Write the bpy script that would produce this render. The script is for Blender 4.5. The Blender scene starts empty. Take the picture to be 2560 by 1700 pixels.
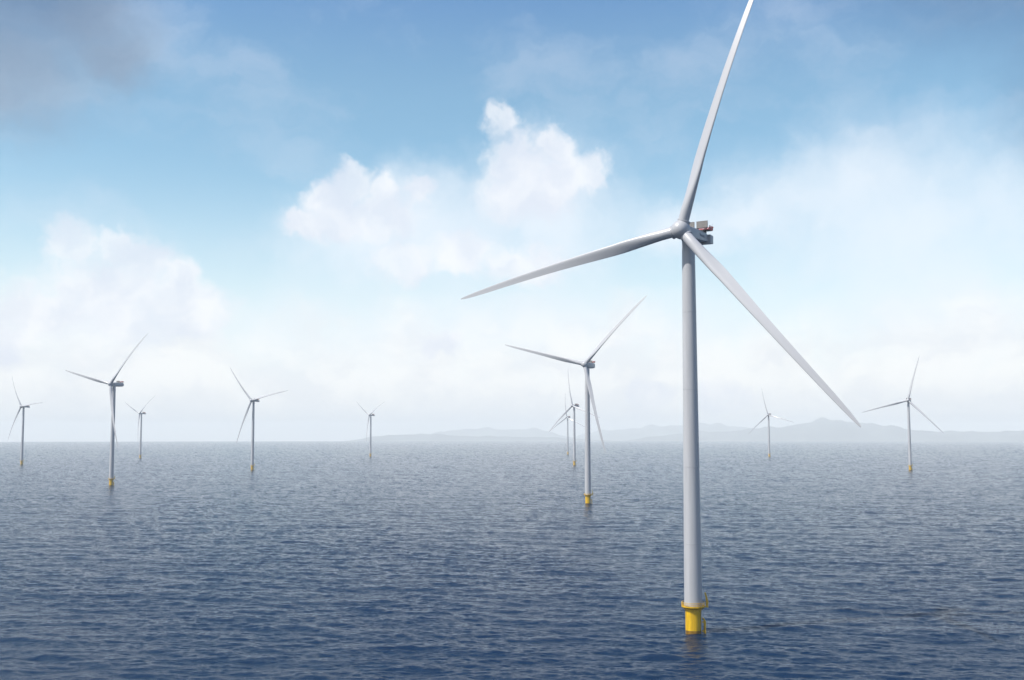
import bpy, bmesh, math, random
import numpy as np
from mathutils import Matrix, Vector, Euler

# ------------------------------------------------------------------ settings
S = bpy.context.scene
COL = S.collection
R = math.radians
EYE = 53.45                      # camera height above the sea, metres
EARTH = 5.2e6                    # radius of the sea's curve
SUN_EL, SUN_AZ = 51.0, -114.0    # degrees; azimuth clockwise from +Y
HAZE = 7.2e-5
EXPOSURE = 0.55

cam_d = bpy.data.cameras.new('camera')
cam = bpy.data.objects.new('camera', cam_d)
COL.objects.link(cam)
cam_d.sensor_width = 36.0
cam_d.sensor_fit = 'HORIZONTAL'
cam_d.lens = 39.37
cam_d.clip_start = 1.0
cam_d.clip_end = 200000.0
cam.location = (0, 0, EYE)
cam.rotation_euler = (R(90 + 4.906), 0, 0)
S.camera = cam

S.view_settings.view_transform = 'Standard'
S.view_settings.look = 'None'
S.view_settings.exposure = EXPOSURE
S.view_settings.gamma = 1.0
S.render.engine = 'CYCLES'
S.cycles.use_denoising = True
S.cycles.max_bounces = 8
S.cycles.volume_bounces = 2

# ------------------------------------------------------------------ sun
sd = bpy.data.lights.new('sun', 'SUN')
sd.energy = 4.2
sd.angle = R(0.5)
sd.color = (1.0, 0.95, 0.88)
sun = bpy.data.objects.new('sun', sd)
COL.objects.link(sun)
sv = Vector((math.sin(R(SUN_AZ)) * math.cos(R(SUN_EL)), math.cos(R(SUN_AZ)) * math.cos(R(SUN_EL)), math.sin(R(SUN_EL))))
sun.rotation_euler = sv.to_track_quat('Z', 'Y').to_euler()

# ------------------------------------------------------------------ sky: Nishita air with clouds at infinity
world = bpy.data.worlds.new('World')
S.world = world
world.use_nodes = True
NT = world.node_tree
NT.nodes.clear()


class G:
    """small helper that writes shader maths"""
    def __init__(self, nt):
        self.nt = nt

    def node(self, kind, **kw):
        n = self.nt.nodes.new(kind)
        for k, v in kw.items():
            setattr(n, k, v)
        return n

    def put(self, sock, v):
        if isinstance(v, bpy.types.NodeSocket):
            self.nt.links.new(v, sock)
        else:
            sock.default_value = v

    def m(self, op, a, b=0.0, c=0.0, clamp=False):
        n = self.node('ShaderNodeMath', operation=op, use_clamp=clamp)
        for s, v in zip(n.inputs, (a, b, c)):
            self.put(s, v)
        return n.outputs[0]

    def v(self, op, a, b=(0, 0, 0), c=(0, 0, 0)):
        n = self.node('ShaderNodeVectorMath', operation=op)
        for s, v in zip(n.inputs[:3], (a, b, c)):
            self.put(s, v)
        return n.outputs['Value'] if op in ('LENGTH', 'DOT_PRODUCT') else n.outputs['Vector']

    def smooth(self, x, lo, hi, a=0.0, b=1.0):
        n = self.node('ShaderNodeMapRange', interpolation_type='SMOOTHSTEP')
        for i, v in enumerate((x, lo, hi, a, b)):
            self.put(n.inputs[i], v)
        return n.outputs[0]

    def noise(self, vec, scale, detail=4.0, rough=0.5, col=False, w=None, lac=2.0):
        n = self.node('ShaderNodeTexNoise')
        if w is not None:
            n.noise_dimensions = '4D'
            n.inputs['W'].default_value = w
        self.put(n.inputs['Vector'], vec)
        n.inputs['Scale'].default_value = scale
        n.inputs['Detail'].default_value = detail
        n.inputs['Roughness'].default_value = rough
        n.inputs['Lacunarity'].default_value = lac
        return n.outputs['Color'] if col else n.outputs[0]

    def mix(self, f, a, b):
        n = self.node('ShaderNodeMix', data_type='RGBA')
        self.put(n.inputs['Factor'], f)
        self.put(n.inputs['A'] if False else n.inputs[6], a)
        self.put(n.inputs[7], b)
        return n.outputs[2]


g = G(NT)
sky = g.node('ShaderNodeTexSky', sky_type='NISHITA', sun_disc=False)
sky.sun_elevation = R(SUN_EL)
sky.sun_rotation = R(SUN_AZ)
sky.altitude = 50
sky.air_density = 1.0
sky.dust_density = 0.6
sky.ozone_density = 1.6

tc = g.node('ShaderNodeTexCoord')
D = tc.outputs['Generated']
sep = g.node('ShaderNodeSeparateXYZ')
g.put(sep.inputs[0], D)
az = g.m('MULTIPLY', g.m('ARCTAN2', sep.outputs[0], sep.outputs[1]), 57.29578)
el = g.m('MULTIPLY', g.m('ARCSINE', sep.outputs[2]), 57.29578)
comb = g.node('ShaderNodeCombineXYZ')
g.put(comb.inputs[0], az)
g.put(comb.inputs[1], el)
UV = comb.outputs[0]

# billow the outline of the clouds
w1 = g.v('MULTIPLY', g.v('SUBTRACT', g.noise(UV, 0.55, 6.0, 0.6, col=True), (0.5, 0.5, 0.5)), (2.6, 2.4, 0))
w2 = g.v('MULTIPLY', g.v('SUBTRACT', g.noise(UV, 0.16, 3.0, 0.5, col=True, w=3.0), (0.5, 0.5, 0.5)), (3.0, 2.4, 0))
UVW = g.v('ADD', UV, w1)
UVS = g.v('ADD', g.v('ADD', UV, w1), w2)
vor = g.node('ShaderNodeTexVoronoi', feature='SMOOTH_F1')
g.put(vor.inputs['Vector'], UVW)
vor.inputs['Scale'].default_value = 1.3
vor.inputs['Smoothness'].default_value = 0.6
vor.inputs['Detail'].default_value = 2.0
puff = g.m('SUBTRACT', 0.5, vor.outputs['Distance'])


def blobs(uv, items):
    out = None
    for (u, v_, a, b) in items:
        s = g.v('MULTIPLY_ADD', uv, (1 / a, 1 / b, 0), (-u / a, -v_ / b, 0))
        d = g.m('SUBTRACT', 1.0, g.v('LENGTH', s))
        out = d if out is None else g.m('SMOOTH_MAX', out, d, 0.3)
    return out


# heaped clouds: centre azimuth, centre elevation, half width, half height, in degrees
HEAPS = [
    (-21.7, 9.2, 1.9, 1.6), (-19.6, 9.1, 1.6, 1.4), (-18.2, 8.6, 1.7, 1.5), (-16.6, 7.7, 1.9, 1.6),
    (-19.6, 6.6, 4.4, 2.8), (-16.3, 6.2, 3.0, 2.2), (-23.2, 5.9, 2.2, 1.8),
    (-8.3, 12.8, 1.6, 1.4), (-9.3, 11.8, 1.9, 1.3), (-6.6, 12.4, 1.2, 1.1), (-4.8, 12.4, 1.2, 1.0), (-10.6, 10.6, 2.0, 1.2), (-7.4, 11.0, 4.0, 1.7),
    (-0.6, 16.0, 1.3, 1.4), (2.2, 14.7, 1.4, 1.2), (0.2, 14.0, 2.4, 1.9), (2.8, 13.2, 2.2, 1.7), (0.6, 12.2, 3.6, 2.0), (4.2, 13.4, 1.4, 1.2),
    (-2.6, 9.4, 2.6, 1.4), (-5.6, 8.8, 2.2, 1.4), (0.6, 8.6, 3.2, 1.4),
        (-25.0, 4.2, 2.2, 2.0), (7.0, 1.9, 1.7, 1.2), (10.6, 1.9, 2.4, 1.3), (-3.6, 4.9, 1.6, 1.0),
]
H = g.m('ADD', blobs(UVW, HEAPS), g.m('MULTIPLY', puff, 0.22))
heap_a = g.m('MULTIPLY', g.smooth(H, -0.02, 0.5), g.smooth(g.noise(UVS, 0.24, 3.0, 0.5, w=1.0), 0.25, 0.6, 0.6, 0.86))

# wide soft banks and veils
VEILS = [
    (-26.5, 22.0, 9.0, 6.0), (-21.6, 19.6, 4.4, 3.6), (-25.5, 17.0, 7.2, 4.4), (-20.2, 18.0, 3.2, 2.6),
]
V = blobs(UVW, VEILS)
grey_a = g.m('MULTIPLY', g.smooth(g.m('ADD', V, g.m('MULTIPLY', puff, 0.06)), -0.1, 0.9), 0.80)
SOFT = [(-4.0, 10.5, 9.0, 4.6), (1.5, 13.2, 5.0, 3.6), (11.6, 10.8, 4.6, 2.4), (8.0, 10.6, 3.4, 2.2), (-20.0, 4.6, 7.0, 4.0), (-7.5, 9.6, 6.0, 3.0), (2.0, 10.8, 6.0, 4.2), (17.0, 12.0, 9.0, 4.6), (21.0, 6.0, 9.0, 5.0), (0.0, 5.0, 22.0, 4.0), (20.0, 10.0, 12.0, 6.0)]
soft_a = g.m('MULTIPLY', g.smooth(g.m('ADD', blobs(UVS, SOFT), g.m('MULTIPLY', g.m('SUBTRACT', g.noise(UVS, 0.3, 5.0, 0.55, w=7.0), 0.5), 0.9)), -0.05, 1.0), 0.78)
stretch = g.v('MULTIPLY', UVS, (0.45, 1.0, 1.0))
wisp_a = g.m('MULTIPLY', g.smooth(g.noise(stretch, 0.3, 6.0, 0.55, w=11.0), 0.44, 0.74), g.smooth(el, 20.0, 32.0, 0.26, 0.03))

# far clouds thicken to a bright veil low over the sea
low = g.smooth(el, 1.0, 16.0, 1.0, 0.0)
low_a = g.m('MULTIPLY', g.m('POWER', low, 1.35), 0.93)

CW = (5.6, 5.65, 5.8, 1)          # lit cloud
CS = (4.35, 4.65, 5.25, 1)          # shaded cloud
CG = (1.35, 1.85, 2.6, 1)          # grey underside overhead
shade = g.smooth(g.noise(UVS, 0.38, 4.0, 0.5, w=5.0), 0.35, 0.68)
cloud_c = g.mix(shade, CS, CW)
tint = g.node('ShaderNodeMix', data_type='RGBA', blend_type='MULTIPLY')
tint.inputs['Factor'].default_value = 1.0
g.put(tint.inputs[6], sky.outputs[0])
g.put(tint.inputs[7], g.mix(g.smooth(el, 16.0, 30.0), (0.74, 0.93, 0.88, 1), (0.25, 0.54, 0.88, 1)))
c = tint.outputs[2]
c = g.mix(wisp_a, c, CS)
c = g.mix(low_a, c, (5.4, 5.65, 5.75, 1))
c = g.mix(soft_a, c, (4.9, 5.3, 5.75, 1))
bank = g.v('MULTIPLY', UVS, (0.5, 1.0, 1.0))
bank_n = g.noise(bank, 0.5, 5.0, 0.55, w=14.0)
bank_a = g.m('MULTIPLY', g.smooth(g.m('ADD', el, g.m('MULTIPLY', g.noise(UVS, 0.3, 4.0, 0.5, w=15.0), 9.0)), 7.0, 12.0, 1.0, 0.0), 0.85)
c = g.mix(bank_a, c, g.mix(g.smooth(bank_n, 0.36, 0.62), (5.0, 5.1, 5.25, 1), (5.95, 5.92, 5.75, 1)))
c = g.mix(grey_a, c, g.mix(g.smooth(g.noise(UVS, 0.22, 4.0, 0.5, w=9.0), 0.32, 0.66), CG, (1.75, 2.25, 3.0, 1)))
vignette_a = g.m('MULTIPLY', g.smooth(blobs(UVS, [(28.0, 23.5, 15.0, 8.0), (31.0, 17.0, 9.0, 10.0), (-27.0, 24.0, 12.0, 9.0)]), 0.0, 0.9), 0.8)  # lens vignette painted into the sky colour: darker upper corners
c = g.mix(vignette_a, c, (0.4, 0.95, 1.9, 1))
c = g.mix(heap_a, c, cloud_c)
# unseen broken bright cloud, added overhead and behind the viewer as fill light
back = g.m('MAXIMUM', g.smooth(sep.outputs[1], 0.55, -0.1), g.smooth(el, 42.0, 66.0))
back = g.m('MULTIPLY', g.m('MULTIPLY', back, g.smooth(sep.outputs[0], 0.45, 0.05)), g.smooth(g.noise(D, 2.3, 5.0, 0.55, w=2.0), 0.40, 0.56))
c = g.mix(g.m('MULTIPLY', back, 0.9), c, (6.2, 6.4, 6.7, 1))
# a greyer, slightly warm line just over the water
c = g.mix(g.smooth(el, -0.5, 3.0, 0.55, 0.0), c, (5.4, 5.4, 5.25, 1))
bg = g.node('ShaderNodeBackground')
g.put(bg.inputs[0], c)
bg.inputs[1].default_value = 0.125
wo = g.node('ShaderNodeOutputWorld')
NT.links.new(bg.outputs[0], wo.inputs[0])


# ------------------------------------------------------------------ helpers
def material(name, color, rough=0.4, spec=0.5, metal=0.0, vary=0.0, scale=0.3, streak=None, bump=0.0):
    m = bpy.data.materials.new(name)
    m.use_nodes = True
    nt = m.node_tree
    b = nt.nodes['Principled BSDF']
    b.inputs['Base Color'].default_value = (*color, 1)
    b.inputs['Roughness'].default_value = rough
    b.inputs['Metallic'].default_value = metal
    b.inputs['Specular IOR Level'].default_value = spec
    if vary:
        q = G(nt)
        t = q.node('ShaderNodeTexCoord').outputs['Object']
        if streak:
            t = q.v('MULTIPLY', t, streak)
        n = q.noise(t, scale, 6.0, 0.6)
        f = q.smooth(n, 0.35, 0.7)
        dark = tuple(x * (1 - vary) for x in color)
        g_ = q.mix(f, (*dark, 1), (*color, 1))
        nt.links.new(g_, b.inputs['Base Color'])
    return m


PAINT = material('light_grey_paint', (0.40, 0.405, 0.42), 0.38, vary=0.11, scale=0.7, streak=(1.3, 1.3, 0.07))
BLADE = material('blade_gelcoat', (0.40, 0.405, 0.42), 0.33, vary=0.04, scale=0.5, streak=(1, 1, 0.1))
SEAM = material('seam_paint', (0.34, 0.345, 0.357), 0.5)
YELLOW = material('yellow_marine_paint', (0.70, 0.42, 0.006), 0.40, vary=0.28, scale=1.1, streak=(1.6, 1.6, 0.22))
DECK = material('deck_grating', (0.30, 0.25, 0.21), 0.6)
RED = material('red_paint', (0.46, 0.05, 0.055), 0.45)
COOLER = material('cooler_mesh', (0.23, 0.22, 0.21), 0.6, vary=0.15, scale=3.0)
DARK = material('dark_steel', (0.05, 0.055, 0.065), 0.5)
STEEL = material('galvanised_steel', (0.45, 0.5, 0.58), 0.35, metal=0.4)
INK = material('blue_lettering', (0.01, 0.035, 0.10), 0.5)


def mesh_from(bm, name, mat, smooth=True, angle=35):
    bmesh.ops.recalc_face_normals(bm, faces=bm.faces)
    me = bpy.data.meshes.new(name)
    bm.to_mesh(me)
    bm.free()
    for mt in (mat if isinstance(mat, (list, tuple)) else [mat]):
        me.materials.append(mt)
    if smooth:
        me.polygons.foreach_set('use_smooth', [True] * len(me.polygons))
        me.set_sharp_from_angle(angle=R(angle))
    return me


def obj(name, me, parent=None, mat4=None):
    o = bpy.data.objects.new(name, me)
    COL.objects.link(o)
    if parent is not None:
        o.parent = parent
    if mat4 is not None:
        o.matrix_local = mat4
    return o


def box(bm, x0, x1, y0, y1, z0, z1, bevel=0.0):
    r = bmesh.ops.create_cube(bm, size=1.0)
    vs = r['verts']
    for v in vs:
        v.co = Vector(((x0 + x1) / 2 + v.co.x * (x1 - x0), (y0 + y1) / 2 + v.co.y * (y1 - y0), (z0 + z1) / 2 + v.co.z * (z1 - z0)))
    if bevel:
        es = list({e for v in vs for e in v.link_edges})
        bmesh.ops.bevel(bm, geom=es, offset=bevel, segments=2, affect='EDGES', profile=0.5)


def tube(bm, p, q, r0, r1=None, seg=10, caps=True):
    p, q = Vector(p), Vector(q)
    d = q - p
    m = Matrix.Translation((p + q) / 2) @ d.to_track_quat('Z', 'Y').to_matrix().to_4x4()
    bmesh.ops.create_cone(bm, cap_ends=caps, segments=seg, radius1=r0, radius2=r1 if r1 is not None else r0, depth=d.length, matrix=m)


def lathe(bm, prof, seg=48, cap0=True, cap1=True, mat4=None):
    rings = []
    for (r, z) in prof:
        ring = []
        for k in range(seg):
            a = 2 * math.pi * k / seg
            co = Vector((r * math.cos(a), r * math.sin(a), z))
            ring.append(bm.verts.new(mat4 @ co if mat4 else co))
        rings.append(ring)
    for a, b in zip(rings, rings[1:]):
        for k in range(seg):
            bm.faces.new((a[k], a[(k + 1) % seg], b[(k + 1) % seg], b[k]))
    if cap0:
        bm.faces.new(rings[0][::-1])
    if cap1:
        bm.faces.new(rings[-1])
    return rings


def loft(bm, rings, cap=True):
    vr = [[bm.verts.new(p) for p in ring] for ring in rings]
    n = len(vr[0])
    for a, b in zip(vr, vr[1:]):
        for k in range(n):
            bm.faces.new((a[k], a[(k + 1) % n], b[(k + 1) % n], b[k]))
    if cap:
        bm.faces.new(vr[0][::-1])
        bm.faces.new(vr[-1])


def torus_ring(bm, r, z, t, seg=48, sides=8):
    rings = []
    for k in range(seg):
        a = 2 * math.pi * k / seg
        rings.append([bm.verts.new(((r + t * math.cos(b)) * math.cos(a), (r + t * math.cos(b)) * math.sin(a), z + t * math.sin(b)))
                      for b in [2 * math.pi * j / sides for j in range(sides)]])
    for k in range(seg):
        a, b = rings[k], rings[(k + 1) % seg]
        for j in range(sides):
            bm.faces.new((a[j], a[(j + 1) % sides], b[(j + 1) % sides], b[j]))


# ------------------------------------------------------------------ sea: spectrum of wind waves on one curved sheet
def wave_tile(n, size, peak, wind, seed, slope):
    rng = np.random.default_rng(seed)
    k1 = 2 * np.pi * np.fft.fftfreq(n, size / n)
    kx, ky = np.meshgrid(k1, k1, indexing='ij')
    k = np.hypot(kx, ky)
    k[0, 0] = 1
    kp = 2 * np.pi / peak
    c = (kx * math.cos(wind) + ky * math.sin(wind)) / k
    P = np.exp(-1.25 * (kp / k) ** 2) / k ** 3.65 * (0.06 + 0.94 * np.abs(c) ** 5)
    P *= np.exp(-(k * size / n * 0.55) ** 2)
    P[0, 0] = 0
    h = (rng.normal(size=(n, n)) + 1j * rng.normal(size=(n, n))) * np.sqrt(P)
    sx = np.fft.ifft2(1j * kx * h).real
    sy = np.fft.ifft2(1j * ky * h).real
    f = slope / math.sqrt((sx ** 2).mean() + (sy ** 2).mean())
    z = np.fft.ifft2(h).real * f
    dx = np.fft.ifft2(-1j * kx / k * h).real * f
    dy = np.fft.ifft2(-1j * ky / k * h).real * f
    return np.stack([dx, dy, z], -1)


def sample(tile, size, x, y):
    n = tile.shape[0]
    u = (x / size * n) % n
    v = (y / size * n) % n
    i, j = np.floor(u).astype(int) % n, np.floor(v).astype(int) % n
    fu, fv = (u - np.floor(u))[..., None], (v - np.floor(v))[..., None]
    i1, j1 = (i + 1) % n, (j + 1) % n
    return (tile[i, j] * (1 - fu) * (1 - fv) + tile[i1, j] * fu * (1 - fv) + tile[i, j1] * (1 - fu) * fv + tile[i1, j1] * fu * fv)


def make_sea():
    fine = np.radians(27.5)
    cols = list(np.linspace(-fine, fine, 1250))
    side = np.radians(np.concatenate([np.arange(28, 45, 0.35), np.arange(45, 180.1, 3.0)]))
    side[-1] = np.pi
    azs = np.concatenate([-side[::-1][1:], cols, side[:-1], ])
    azs = np.append(-np.pi, azs)
    azs = np.unique(np.round(azs, 9))
    rs = [0.5, 40, 80, 120, 150, 175, 190, 200]
    r = 206.0
    while r < 27000:
        rs.append(r)
        r += min(max(0.42, r * r / (EYE * 1120) * 0.40), 320)
    rs.append(28000.0)
    rs = np.array(rs)
    A, Q = np.meshgrid(azs, rs, indexing='xy')
    x, y = Q * np.sin(A), Q * np.cos(A)
    tA = wave_tile(512, 148.0, 20.0, R(78), 5, 0.15)
    tB = wave_tile(512, 61.0, 7.5, R(110), 8, 0.11)
    tC = wave_tile(256, 900.0, 60.0, R(84), 3, 0.03)
    a = R(17)
    xr, yr = x * math.cos(a) - y * math.sin(a), x * math.sin(a) + y * math.cos(a)
    # gusts: broad patches of rougher and calmer water
    gust = sample(wave_tile(256, 2600.0, 260.0, 0.3, 12, 1.0), 2600.0, x, y)[..., 2]
    gust = 1.0 + 0.13 * np.clip(gust / gust.std(), -2, 2)
    w = sample(tA, 148.0, x, y) * gust[..., None] + sample(tC, 900.0, x, y)
    wb = sample(tB, 61.0, xr, yr) * gust[..., None]
    # turn the second pattern's sideways motion back
    wb = np.stack([wb[..., 0] * math.cos(a) + wb[..., 1] * math.sin(a), -wb[..., 0] * math.sin(a) + wb[..., 1] * math.cos(a), wb[..., 2]], -1)
    w = w + wb
    # true slopes of the waves, kept where the sheet is too coarse to carry them
    def slopes(tile, size, u, v, e=0.25):
        return ((sample(tile, size, u + e, v)[..., 2] - sample(tile, size, u - e, v)[..., 2]) / (2 * e),
                (sample(tile, size, u, v + e)[..., 2] - sample(tile, size, u, v - e)[..., 2]) / (2 * e))
    s1x, s1y = slopes(tA, 148.0, x, y)
    s2x, s2y = slopes(tB, 61.0, xr, yr)
    s3x, s3y = slopes(tC, 900.0, x, y, 1.5)
    slx = s1x * gust + s3x + gust * (s2x * math.cos(a) + s2y * math.sin(a)) - x / EARTH * 0
    sly = s1y * gust + s3y + gust * (-s2x * math.sin(a) + s2y * math.cos(a))
    fade = np.clip((Q - 120) / 80, 0, 1) * (np.abs(A) < R(46))
    w *= fade[..., None]
    row = np.gradient(rs)[:, None] * np.ones_like(Q)
    kept = 0.56 + 0.44 / (1 + (row / 4.0) ** 2)            # share of the slopes this row spacing can show
    nrm = np.stack([-slx * fade * kept, -sly * fade * kept, np.ones_like(slx)], -1)
    chop = 0.15 + 0.035 * (1 - kept) / 0.44                  # the rest becomes roughness
    nrm /= np.linalg.norm(nrm, axis=-1, keepdims=True)
    co = np.stack([x + 0.9 * w[..., 0], y + 0.9 * w[..., 1], w[..., 2] - Q * Q / (2 * EARTH)], -1)
    nr, na = Q.shape
    idx = np.arange(nr * na).reshape(nr, na)
    a0, a1 = idx[:-1, :], np.roll(idx, -1, axis=1)[:-1, :]
    b0, b1 = idx[1:, :], np.roll(idx, -1, axis=1)[1:, :]
    quads = np.stack([a0, b0, b1, a1], -1).reshape(-1, 4)
    quads = quads[:, ::-1]
    me = bpy.data.meshes.new('sea')
    me.vertices.add(nr * na)
    me.vertices.foreach_set('co', co.reshape(-1).astype(np.float32))
    nf = len(quads)
    me.loops.add(nf * 4)
    me.loops.foreach_set('vertex_index', np.ascontiguousarray(quads).reshape(-1).astype(np.int32))
    me.polygons.add(nf)
    me.polygons.foreach_set('loop_start', (np.arange(nf) * 4).astype(np.int32))
    me.polygons.foreach_set('use_smooth', np.ones(nf, dtype=bool))
    me.update(calc_edges=True)
    me.normals_split_custom_set_from_vertices(nrm.reshape(-1, 3))
    m = bpy.data.materials.new('sea_water')
    m.use_nodes = True
    nt = m.node_tree
    q = G(nt)
    b = nt.nodes['Principled BSDF']
    b.inputs['Base Color'].default_value = (0.0004, 0.0135, 0.041, 1)
    an = q.node('ShaderNodeAttribute', attribute_name='chop')
    nt.links.new(an.outputs['Fac'], b.inputs['Roughness'])
    b.inputs['IOR'].default_value = 1.2
    geo = q.node('ShaderNodeNewGeometry')
    p = geo.outputs['Position']
    pa = q.v('MULTIPLY', p, (0.38, 1.0, 0.0))
    n1 = q.noise(pa, 0.9, 5.0, 0.62)
    n2 = q.noise(q.v('MULTIPLY', p, (0.8, 1.0, 0.0)), 3.2, 3.0, 0.6, w=2.0)
    hgt = q.m('ADD', q.m('MULTIPLY', n1, 0.42), q.m('MULTIPLY', n2, 0.09))
    bp = q.node('ShaderNodeBump')
    bp.inputs['Strength'].default_value = 0.9
    bp.inputs['Distance'].default_value = 1.0
    q.put(bp.inputs['Height'], hgt)
    nt.links.new(bp.outputs[0], b.inputs['Normal'])
    at = me.attributes.new('chop', 'FLOAT', 'POINT')
    at.data.foreach_set('value', chop.reshape(-1).astype(np.float32))
    me.materials.append(m)
    o = obj('sea', me)
    o['kind'] = 'structure'
    o['label'] = 'dark blue choppy sea paling towards the horizon'
    return o


make_sea()


# ------------------------------------------------------------------ hills on the far shore
HILL = material('heather_hillside', (0.14, 0.155, 0.14), 0.9, spec=0.1, vary=0.45, scale=0.0012)


def hill_range(label, dist, depth, prof, seed):
    """prof: azimuth in degrees, crest height in metres above the sea there"""
    rng = np.random.default_rng(seed)
    pa = np.array([p[0] for p in prof])
    ph = np.array([p[1] for p in prof])
    na, nd = 220, 30
    aa = np.linspace(pa[0], pa[-1], na)
    hh = np.interp(aa, pa, ph)
    ker = np.hanning(9)
    hh = np.convolve(np.pad(hh, 4, mode='edge'), ker / ker.sum(), 'valid')
    ph1 = rng.uniform(0, 6.28, 12)
    fr = rng.uniform(1.2, 9.0, 12)
    rough = sum(np.sin(fr[k] * aa * 1.6 + ph1[k]) / fr[k] for k in range(12))
    hh = hh * (1 + 0.022 * rough)
    bm = bmesh.new()
    grid = []
    for j in range(nd):
        t = j / (nd - 1)
        d = dist + (t - 0.45) * depth
        s = math.sin(math.pi * min(1, t / 0.9) ** 0.9) if t < 0.9 else 0.0
        row = []
        for i in range(na):
            a = R(aa[i])
            z0 = -d * d / (2 * EARTH)
            wob = 1 + 0.12 * math.sin(aa[i] * 2.1 + t * 7 + seed) + 0.07 * math.sin(aa[i] * 5.3 - t * 11)
            z = z0 - 4 + (hh[i] + 4) * s * (wob if 0.02 < t < 0.42 else 1.0)
            row.append(bm.verts.new((d * math.sin(a), d * math.cos(a), z)))
        grid.append(row)
    for j in range(nd - 1):
        for i in range(na - 1):
            bm.faces.new((grid[j][i], grid[j][i + 1], grid[j + 1][i + 1], grid[j + 1][i]))
    o = obj('hills', mesh_from(bm, 'hills', HILL, angle=180))
    o['kind'] = 'structure'
    o['label'] = label
    return o


hill_range('low grey headland behind the far turbine, left of the picture centre', 25500, 2600,
           [(-8.6, 0), (-8.1, 25), (-7.1, 91), (-6.0, 145), (-4.5, 157), (-3.1, 136), (-2.0, 109), (-0.4, 102), (1.4, 91), (3.5, 55), (5.7, 0)], 1)
hill_range('pale flat-topped ridge far behind the low headland', 32500, 3200,
           [(-6.0, 0), (-4.5, 130), (-3.7, 270), (-2.9, 340), (-1.0, 352), (1.0, 352), (1.8, 285), (2.3, 200), (3.1, 120), (5.5, 0)], 2)
hill_range('pale plateau on the far shore just right of the tallest tower', 32500, 3200,
           [(2.4, 0), (3.3, 150), (4.5, 300), (6.3, 385), (8.6, 465), (10.1, 478), (11.9, 395), (13.5, 300), (15.4, 150), (17.0, 0)], 3)
hill_range('long grey hill with a broad summit along the right horizon', 26000, 3400,
           [(5.6, 0), (7.2, 110), (8.65, 186), (10.5, 215), (12.1, 268), (13.4, 310), (14.55, 412), (16.0, 462), (17.3, 412), (18.5, 312), (19.8, 252), (21.0, 200), (22.6, 212), (24.6, 214), (27.0, 205), (31.0, 170), (36.0, 60), (38.0, 0)], 4)


# ------------------------------------------------------------------ wind turbine meshes, shared by every turbine
HUB_Z, OVER, TILT, LEN = 110.0, 5.05, R(4.42), 73.7
CONE, BEND = R(8.23), 0.13


def blade_mesh():
    T = [0.0, 0.04, 0.08, 0.12, 0.16, 0.2, 0.26, 0.34, 0.42, 0.5, 0.58, 0.66, 0.74, 0.82, 0.88, 0.93, 0.96, 0.98, 0.992, 1.0]
    ct = [0, .05, .12, .2, .3, .5, .7, .85, .93, .965, .985, 1.0]
    cc = [3.0, 3.0, 3.2, 3.4, 3.1, 2.4, 1.95, 1.6, 1.2, .9, .62, .25]
    tt = [0, .04, .1, .16, .24, .36, .55, .8, 1.0]
    tr = [1, 1, .80, .58, .42, .32, .25, .20, .17]
    bt = [0, .2, .5, .8, 1.0]
    bb = [22, 17, 8, 3.5, 2]
    n = 28
    rings = []
    for t in np.interp(np.linspace(0, 1, 64), np.linspace(0, 1, len(T)), T):
        ch = np.interp(t, ct, cc)
        th = np.interp(t, tt, tr)
        be = R(np.interp(t, bt, bb))
        pax = np.interp(t, [0, .05, .25, 1], [.5, .5, .36, .32])
        bl = np.interp(t, [0, .05, .2, 1], [0, 0, 1, 1])       # circle to aerofoil
        s = 2.4 + t * (LEN - 2.4)
        tl = s / LEN
        off = LEN * (math.tan(CONE) * tl - BEND * tl * tl)
        ring = []
        for k in range(n):
            f = 2 * math.pi * k / n
            xc = 0.5 + 0.5 * math.cos(f)                       # 0 leading edge, 1 trailing edge
            circ = 0.5 * math.sin(f)
            yt = 5 * (0.2969 * math.sqrt(xc) - 0.126 * xc - 0.3516 * xc ** 2 + 0.2843 * xc ** 3 - 0.1015 * xc ** 4)
            foil = yt * math.copysign(1, math.sin(f)) + 0.05 * (1 - (2 * xc - 1) ** 2) / max(th, .2)
            if math.sin(f) < 0:
                foil *= 0.8
            yy = ((1 - bl) * circ + bl * foil) * th * ch
            xx = (pax - xc) * ch
            px = xx * math.cos(be) + yy * math.sin(be)
            py = -xx * math.sin(be) + yy * math.cos(be)
            ring.append(Vector((px, py - off, s)))
        rings.append(ring)
    bm = bmesh.new()
    loft(bm, rings)
    return mesh_from(bm, 'blade', BLADE, angle=60)


def hub_mesh():
    bm = bmesh.new()
    # rounded spinner about the rotor axis (local Y), nose towards -Y
    prof = [(0.05, -3.15), (0.8, -3.05), (1.5, -2.75), (2.1, -2.2), (2.5, -1.5), (2.68, -0.6), (2.7, 0.3), (2.6, 1.2), (2.4, 1.9), (2.15, 2.3), (1.9, 2.45)]
    lathe(bm, [(r * 0.95, z * 0.97) for r, z in prof], 56, mat4=Matrix.Rotation(R(-90), 4, 'X'))
    for k in range(3):
        m = Matrix.Rotation(R(120 * k), 4, 'Y')
        lathe(bm, [(1.78, 0.6), (1.74, 2.35), (1.85, 2.45), (1.85, 2.70), (1.76, 2.80), (1.58, 2.82), (1.56, 2.5)], 40, mat4=m)
    return mesh_from(bm, 'hub', PAINT, angle=40)


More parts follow.
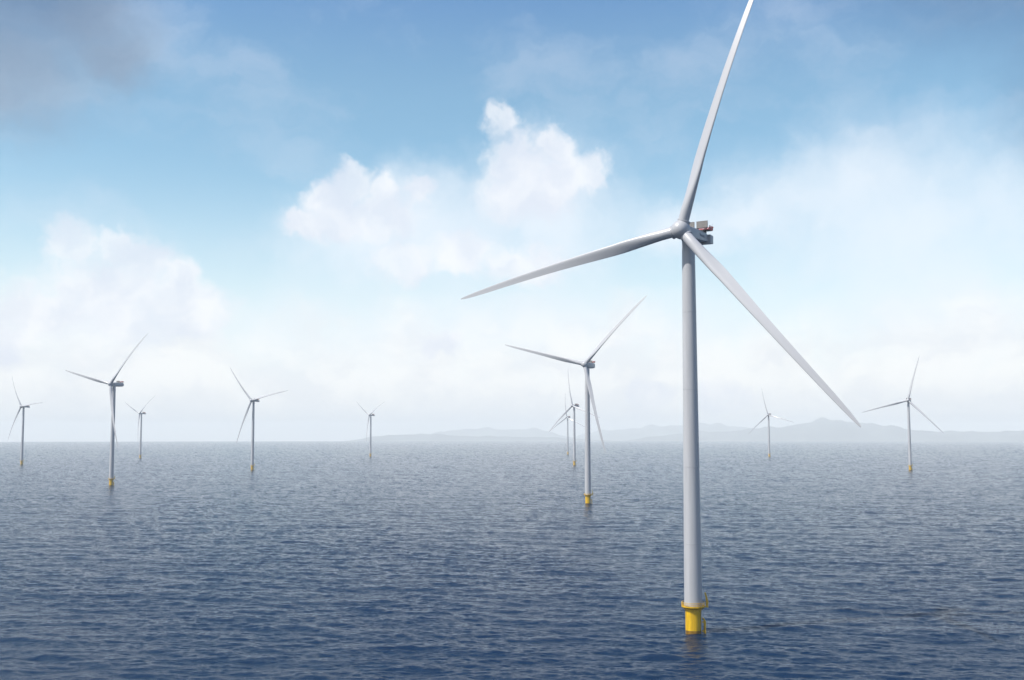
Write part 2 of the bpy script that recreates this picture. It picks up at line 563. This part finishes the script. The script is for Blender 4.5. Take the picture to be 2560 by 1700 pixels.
def tower_mesh():
    bm = bmesh.new()
    pr = []
    z0, z1 = 7.25, 108.7
    rad = lambda z: 2.44 + (1.79 - 2.44) * (z - z0) / (z1 - z0)
    seams = [7.25, 24.0, 45.0, 66.5, 88.0, 108.7]
    for a, b in zip(seams, seams[1:]):
        pr += [(rad(a) - 0.0, a), (rad(b - .12), b - .12), (rad(b) + .045, b - .1), (rad(b) + .045, b - .02)]
    lathe(bm, pr, 72)
    for f in bm.faces:
        z = f.calc_center_median().z
        if len(f.verts) == 4 and any(abs(z - b) < 0.125 for b in seams[1:-1]):
            f.material_index = 1
    return mesh_from(bm, 'tower', [PAINT, SEAM], angle=40)


def rounded(w, z0, z1, r, y, n=5):
    """closed outline in XZ with rounded corners at depth y"""
    pts = []
    for (cx, cz, a0) in ((w - r, z1 - r, 0), (-w + r, z1 - r, 90), (-w + r, z0 + r, 180), (w - r, z0 + r, 270)):
        for k in range(n + 1):
            a = R(a0 + 90 * k / n)
            pts.append(Vector((cx + r * math.cos(a), y, cz + r * math.sin(a))))
    return pts


def nacelle_flat_mesh():
    bm = bmesh.new()
    rs = [rounded(2.0, -1.5, 1.5, 0.5, -2.6), rounded(2.25, -1.45, 1.55, 0.35, -1.5), rounded(2.3, -1.35, 1.5, 0.25, 4.0), rounded(2.3, -1.15, 1.35, 0.2, 7.6), rounded(2.3, -1.0, 0.95, 0.16, 8.9)]
    loft(bm, rs)
    # wider transformer house at the rear, hanging a little lower
    rs = [rounded(3.05, -1.6, 1.02, 0.12, 8.9), rounded(3.12, -1.6, 1.02, 0.12, 9.1), rounded(3.12, -1.5, 0.85, 0.12, 11.0), rounded(2.9, -1.4, 0.7, 0.12, 11.25)]
    loft(bm, rs)
    return mesh_from(bm, 'nacelle', PAINT, angle=30)


def nacelle_round_mesh():
    bm = bmesh.new()
    rs = [rounded(1.9, -1.9, 1.9, 1.2, -2.6), rounded(2.2, -2.2, 2.2, 1.1, -1.4), rounded(2.3, -2.3, 2.2, 0.9, 2.0), rounded(2.3, -2.25, 2.15, 0.9, 7.5),
          rounded(2.25, -2.0, 2.05, 0.9, 10.2), rounded(2.1, -1.6, 1.75, 0.9, 11.6), rounded(1.7, -1.1, 1.1, 0.8, 12.4), rounded(0.9, -0.5, 0.5, 0.4, 12.7)]
    loft(bm, rs)
    return mesh_from(bm, 'nacelle', PAINT, angle=40)


def cooler_mesh():
    """one upright radiator panel, framed, split by a middle post; 3.3 m wide"""
    bm = bmesh.new()
    box(bm, 0.05, 3.25, -0.12, 0.12, 0.05, 1.85)
    for x in (0.0, 1.6, 3.22):
        box(bm, x, x + 0.08, -0.17, 0.17, 0.0, 1.9)
    box(bm, 0.081, 3.219, -0.165, 0.165, 1.82, 1.9)
    box(bm, 0.081, 3.219, -0.165, 0.165, 0.0, 0.08)
    for k in range(1, 12):
        z = 0.08 + k * 1.74 / 12
        box(bm, 0.085, 1.598, -0.14, -0.121, z - .02, z + .02)
        box(bm, 1.682, 3.218, -0.14, -0.121, z - .02, z + .02)
    return mesh_from(bm, 'cooler', COOLER, smooth=False)


def cooler_frame_mesh(round_):
    bm = bmesh.new()
    z0 = 1.9 if round_ else 1.1
    for s in (-1, 1):
        for x in (0.6, 3.4):
            tube(bm, (s * min(x, 2.0 if x > 1 else x), 7.0, z0), (s * x, 5.6, 2.6), 0.13, seg=8)
            tube(bm, (s * min(x, 1.9 if x > 1 else x), 4.6, z0), (s * x, 5.55, 2.6), 0.11, seg=8)
    box(bm, -3.7, 3.7, 5.35, 5.6, 2.36, 2.5)
    return mesh_from(bm, 'cooler_frame', DARK, smooth=False)


def hoist_dims(round_):
    return (2.1, 7.6, 11.4, 2.55) if round_ else (3.6, 6.4, 9.4, 2.0)


def hoist_mesh(round_):
    """helicopter hoist deck on legs behind the coolers"""
    bm = bmesh.new()
    x1, y0, y1, z = hoist_dims(round_)
    box(bm, -x1, x1, y0, y1, z, z + 0.14)
    for s in (-1, 1):
        tube(bm, (s * 1.6, y0 + .6, z - 1.2), (s * 1.6, y0 + .6, z + .05), 0.1, seg=8)
        tube(bm, (s * 1.6, y1 - .8, z - 1.3), (s * 1.6, y1 - .8, z + .05), 0.1, seg=8)
    return mesh_from(bm, 'hoist_deck', DECK, smooth=False)


def rail_mesh(round_):
    """red guard rail with solid toe panels round the hoist deck"""
    bm = bmesh.new()
    x1, y0, y1, z = hoist_dims(round_)
    z += 0.16
    for s in (-1, 1):
        for y in np.linspace(y0 + .08, y1 - .08, 5):
            tube(bm, (s * (x1 - .06), y, z), (s * (x1 + .22), y, z + 0.95), 0.07, seg=6)
        box(bm, s * (x1 + .10) - .05, s * (x1 + .10) + .05, y0 + .03, y1 - .03, z, z + .75)
        tube(bm, (s * (x1 + .22), y0, z + .97), (s * (x1 + .22), y1, z + .97), 0.09, seg=6)
    for x in np.linspace(-x1 + .1, x1 - .1, 7):
        tube(bm, (x, y1 - .06, z), (x, y1 + .15, z + .95), 0.07, seg=6)
    tube(bm, (-x1 - .2, y1 + .15, z + .97), (x1 + .2, y1 + .15, z + .97), 0.09, seg=6)
    box(bm, -x1 + .1, x1 - .1, y1 + .01, y1 + .09, z, z + .75)
    return mesh_from(bm, 'guard_rail', RED, smooth=False)


def unit_mesh():
    bm = bmesh.new()
    box(bm, -2.1, 2.1, 6.6, 8.6, 1.15, 1.93, 0.08)
    return mesh_from(bm, 'hoist_housing', DARK, smooth=False)


def mast_mesh(z):
    bm = bmesh.new()
    tube(bm, (3.6, 9.0, z), (3.75, 9.1, z + 1.9), 0.04, 0.03, seg=6)
    tube(bm, (3.55, 9.1, z + 1.75), (4.05, 9.1, z + 1.95), 0.03, seg=6)
    return mesh_from(bm, 'wind_vane', STEEL, smooth=False)


def letter_mesh():
    cu = bpy.data.curves.new('lettering', 'FONT')
    cu.body = 'Vestas'
    cu.size = 1.35
    cu.extrude = 0.012
    cu.align_x = 'CENTER'
    cu.align_y = 'CENTER'
    o = bpy.data.objects.new('lettering', cu)
    COL.objects.link(o)
    dg = bpy.context.evaluated_depsgraph_get()
    me = bpy.data.meshes.new_from_object(o.evaluated_get(dg))
    bpy.data.objects.remove(o)
    me.materials.clear()
    me.materials.append(INK)
    return me


def foundation_mesh():
    bm = bmesh.new()
    lathe(bm, [(2.19, -6.0), (2.19, 0.0), (2.19, 6.4), (2.28, 6.45), (2.28, 6.57), (2.19, 6.61)], 72)
    return mesh_from(bm, 'foundation', YELLOW, angle=40)


def splash_mesh():
    bm = bmesh.new()
    lathe(bm, [(2.197, -2.0), (2.197, 0.75), (2.2, 0.84), (2.19, 0.85)], 72, cap0=False, cap1=False)
    return mesh_from(bm, 'waterline_band', material('wet_weedy_paint', (0.28, 0.15, 0.012), 0.3, vary=0.5, scale=1.6, streak=(1, 1, .6)), angle=60)


def platform_mesh():
    bm = bmesh.new()
    lathe(bm, [(2.21, 5.67), (2.75, 5.85), (3.16, 6.1), (3.2, 6.14), (3.2, 6.3), (2.46, 6.31)], 60)
    for k in range(12):
        a = 2 * math.pi * (k + .5) / 12
        c, s = math.cos(a), math.sin(a)
        tube(bm, (2.2 * c, 2.2 * s, 5.1), (3.05 * c, 3.05 * s, 6.05), 0.06, seg=6)
    box(bm, 2.9, 4.05, -0.6, 0.6, 6.02, 6.29)
    return mesh_from(bm, 'platform', YELLOW, angle=40)


def railing_mesh():
    bm = bmesh.new()
    for k in range(36):
        a = 2 * math.pi * k / 36
        if abs(math.atan2(math.sin(a), math.cos(a))) < 0.2:
            continue
        c, s = math.cos(a), math.sin(a)
        tube(bm, (3.13 * c, 3.13 * s, 6.25), (3.17 * c, 3.17 * s, 7.4), 0.04, seg=6)
    torus_ring(bm, 3.17, 7.38, 0.055, 72, 6)
    torus_ring(bm, 3.15, 6.85, 0.04, 72, 6)
    lathe(bm, [(3.12, 6.28), (3.14, 6.48), (3.17, 6.48), (3.15, 6.28)], 60, cap0=False, cap1=False)
    return mesh_from(bm, 'railing', YELLOW, angle=40)


def crane_mesh():
    bm = bmesh.new()
    tube(bm, (3.75, 0, 6.2), (3.75, 0, 7.0), 0.34, 0.30, seg=14)
    box(bm, 3.42, 4.12, -0.34, 0.34, 6.95, 7.3, 0.05)
    rs = []
    for (x, z, w) in ((3.86, 7.15, .29), (3.72, 7.9, .26), (3.56, 8.8, .21), (3.36, 9.7, .14), (3.30, 9.95, .10)):
        rs.append([Vector((x - w, -w * .8, z)), Vector((x + w, -w * .8, z + .05)), Vector((x + w, w * .8, z + .05)), Vector((x - w, w * .8, z))])
    loft(bm, rs)
    tube(bm, (3.98, 0, 7.3), (3.62, 0, 9.0), 0.06, seg=8)
    tube(bm, (3.32, 0, 9.9), (3.0, 0, 9.65), 0.07, seg=8)
    tube(bm, (3.02, 0, 9.7), (3.02, 0, 8.9), 0.02, seg=5)
    return mesh_from(bm, 'davit_crane', YELLOW, smooth=False)


def landing_mesh():
    bm = bmesh.new()
    for y in (-0.85, 0.25):
        tube(bm, (3.05, y, -4), (3.05, y, 3.3), 0.2, seg=16)
        tube(bm, (3.05, y, 3.3), (2.5, y, 4.1), 0.2, 0.16, seg=16)
        for z in (0.6, 3.0):
            tube(bm, (3.05, y, z), (2.0, y * .8, z), 0.13, seg=10)
    box(bm, 2.72, 2.80, -0.6, 0.0, -1.0, 3.4)
    for k in range(12):
        tube(bm, (2.78, -0.62, -0.2 + k * .33), (2.78, 0.02, -0.2 + k * .33), 0.035, seg=6)
    return mesh_from(bm, 'boat_landing', YELLOW, angle=40)


def ladder_mesh():
    bm = bmesh.new()
    c = Vector((2.02, -1.28, 0))
    t = Vector((0.53, 0.85, 0)) * 0.2
    for s in (-1, 1):
        tube(bm, c + t * s + Vector((0, 0, -1)), c + t * s + Vector((0, 0, 6.5)), 0.05, seg=8)
    for k in range(23):
        z = -0.8 + k * 0.32
        tube(bm, c - t + Vector((0, 0, z)), c + t + Vector((0, 0, z)), 0.035, seg=6)
    return mesh_from(bm, 'ladder', STEEL, angle=40)


def door_mesh():
    bm = bmesh.new()
    box(bm, -0.5, 0.5, -0.04, 0.05, 0, 2.1, 0.05)
    return mesh_from(bm, 'door', PAINT, smooth=False)


ME = {
    'blade': blade_mesh(), 'hub': hub_mesh(), 'tower': tower_mesh(), 'foundation': foundation_mesh(), 'waterline_band': splash_mesh(),
    'platform': platform_mesh(), 'railing': railing_mesh(), 'davit_crane': crane_mesh(), 'boat_landing': landing_mesh(), 'ladder': ladder_mesh(),
    'cooler': cooler_mesh(), 'lettering': letter_mesh(), 'hoist_housing': unit_mesh(), 'wind_vane': mast_mesh(2.1), 'door': door_mesh(),
    'flat': nacelle_flat_mesh(), 'round': nacelle_round_mesh(),
    'frame_flat': cooler_frame_mesh(False), 'frame_round': cooler_frame_mesh(True), 'hoist_flat': hoist_mesh(False), 'hoist_round': hoist_mesh(True),
    'rail_flat': rail_mesh(False), 'rail_round': rail_mesh(True),
}


def turbine(x, y, yaw, rot, style, label):
    t = bpy.data.objects.new('wind_turbine', None)
    COL.objects.link(t)
    t.location = (x, y, -(x * x + y * y) / (2 * EARTH))
    t.empty_display_size = 5
    t['label'] = label
    t['category'] = 'wind turbine'
    t['group'] = 'wind turbines standing in the sea'
    f = obj('foundation', ME['foundation'], t)
    obj('waterline_band', ME['waterline_band'], f)
    obj('ladder', ME['ladder'], f)
    obj('boat_landing', ME['boat_landing'], f)
    p = obj('platform', ME['platform'], t, Matrix.Translation((0, 0, 0.95)))
    obj('railing', ME['railing'], p)
    obj('davit_crane', ME['davit_crane'], p)
    tw = obj('tower', ME['tower'], t)
    obj('door', ME['door'], tw, Matrix.Rotation(R(55), 4, 'Z') @ Matrix.Translation((0, -2.44, 7.5)))
    Y = Matrix.Translation((0, 0, HUB_Z)) @ Matrix.Rotation(-R(yaw), 4, 'Z')
    n = obj('nacelle', ME[style], t, Y)
    if style == 'flat':
        for s in (-1, 1):
            obj('lettering', ME['lettering'], n, Matrix.Translation((s * 2.325, 4.6, 0.12)) @ Matrix.Rotation(R(90 * s), 4, 'Z') @ Matrix.Rotation(R(90), 4, 'X'))
        obj('cooler', ME['cooler'], n, Matrix.Translation((0.35, 5.45, 2.5)))
        obj('cooler', ME['cooler'], n, Matrix.Translation((-3.65, 5.45, 2.5)))
        obj('hoist_housing', ME['hoist_housing'], n)
        obj('wind_vane', ME['wind_vane'], n)
    else:
        obj('cooler', ME['cooler'], n, Matrix.Translation((0.1, 5.45, 2.3)) @ Matrix.Diagonal((0.62, 1.4, 0.95, 1)))
        obj('cooler', ME['cooler'], n, Matrix.Translation((-2.15, 5.45, 2.3)) @ Matrix.Diagonal((0.62, 1.4, 0.95, 1)))
    obj('cooler_frame', ME['frame_' + style], n, None if style == 'flat' else Matrix.Diagonal((0.6, 1, 1, 1)))
    obj('hoist_deck', ME['hoist_' + style], n)
    obj('guard_rail', ME['rail_' + style], n)
    HM = Y @ Matrix.Translation((0, -OVER, OVER * math.tan(TILT))) @ Matrix.Rotation(-TILT, 4, 'X')
    obj('hub', ME['hub'], t, HM @ Matrix.Rotation(R(rot), 4, 'Y'))
    for k in range(3):
        obj('blade', ME['blade'], t, HM @ Matrix.Rotation(R(rot + 120 * k), 4, 'Y'))
    return t


TURBINES = [
    (49.5, 310.9, 31.6, 18.3, 'flat', 'tallest and nearest white wind turbine, its top blade running out of the picture'),
    (60.1, 893.3, 26.4, 44.4, 'round', 'white wind turbine just left of the nearest tower, with red rail on rounded nacelle'),
    (-435.4, 1225.2, 27.6, 43.3, 'round', 'large white wind turbine at far left, one blade hanging down across its tower'),
    (-933.3, 2143.4, 35.4, -34.6, 'flat', 'leftmost wind turbine, at the picture edge, its rotor turned side-on'),
    (-919.8, 2785.1, 37.8, 54.4, 'flat', 'small far wind turbine just right of the large left one, blades raised in V'),
    (-412.6, 1789.5, 26.7, -41.2, 'flat', 'wind turbine standing alone between left group and headland, one blade pointing down left'),
    (-379.4, 3016.6, 46.1, 62.0, 'flat', 'small far wind turbine before the left end of the low headland, blades in V'),
    (166.0, 3349.9, 35.0, -6.0, 'flat', 'smallest of three overlapping wind turbines, farther behind the left-pointing blades'),
    (115.9, 2090.8, 45.2, -11.3, 'flat', 'slim wind turbine half hidden directly behind the tower of the red-railed one'),
    (679.4, 2971.8, 31.8, -13.7, 'flat', 'small far wind turbine before the hill, under the lowest blade of the nearest turbine'),
    (630.1, 1782.5, 26.1, 15.2, 'flat', 'rightmost wind turbine, standing clear of the others before the long grey hill'),
]
for a in TURBINES:
    turbine(*a)

# ------------------------------------------------------------------ sea air
bm = bmesh.new()
box(bm, -36000, 36000, -36000, 36000, -126, 452)
hz = bpy.data.materials.new('sea_air')
hz.use_nodes = True
nt = hz.node_tree
nt.nodes.clear()
vo = nt.nodes.new('ShaderNodeVolumePrincipled')
vo.inputs['Color'].default_value = (0.965, 1.0, 0.985, 1)
vo.inputs['Density'].default_value = HAZE
vo.inputs['Anisotropy'].default_value = 0.0
mo = nt.nodes.new('ShaderNodeOutputMaterial')
nt.links.new(vo.outputs[0], mo.inputs['Volume'])
ho = obj('haze', mesh_from(bm, 'haze', hz, smooth=False))
ho['kind'] = 'stuff'
ho['label'] = 'pale sea haze thickening towards the horizon'
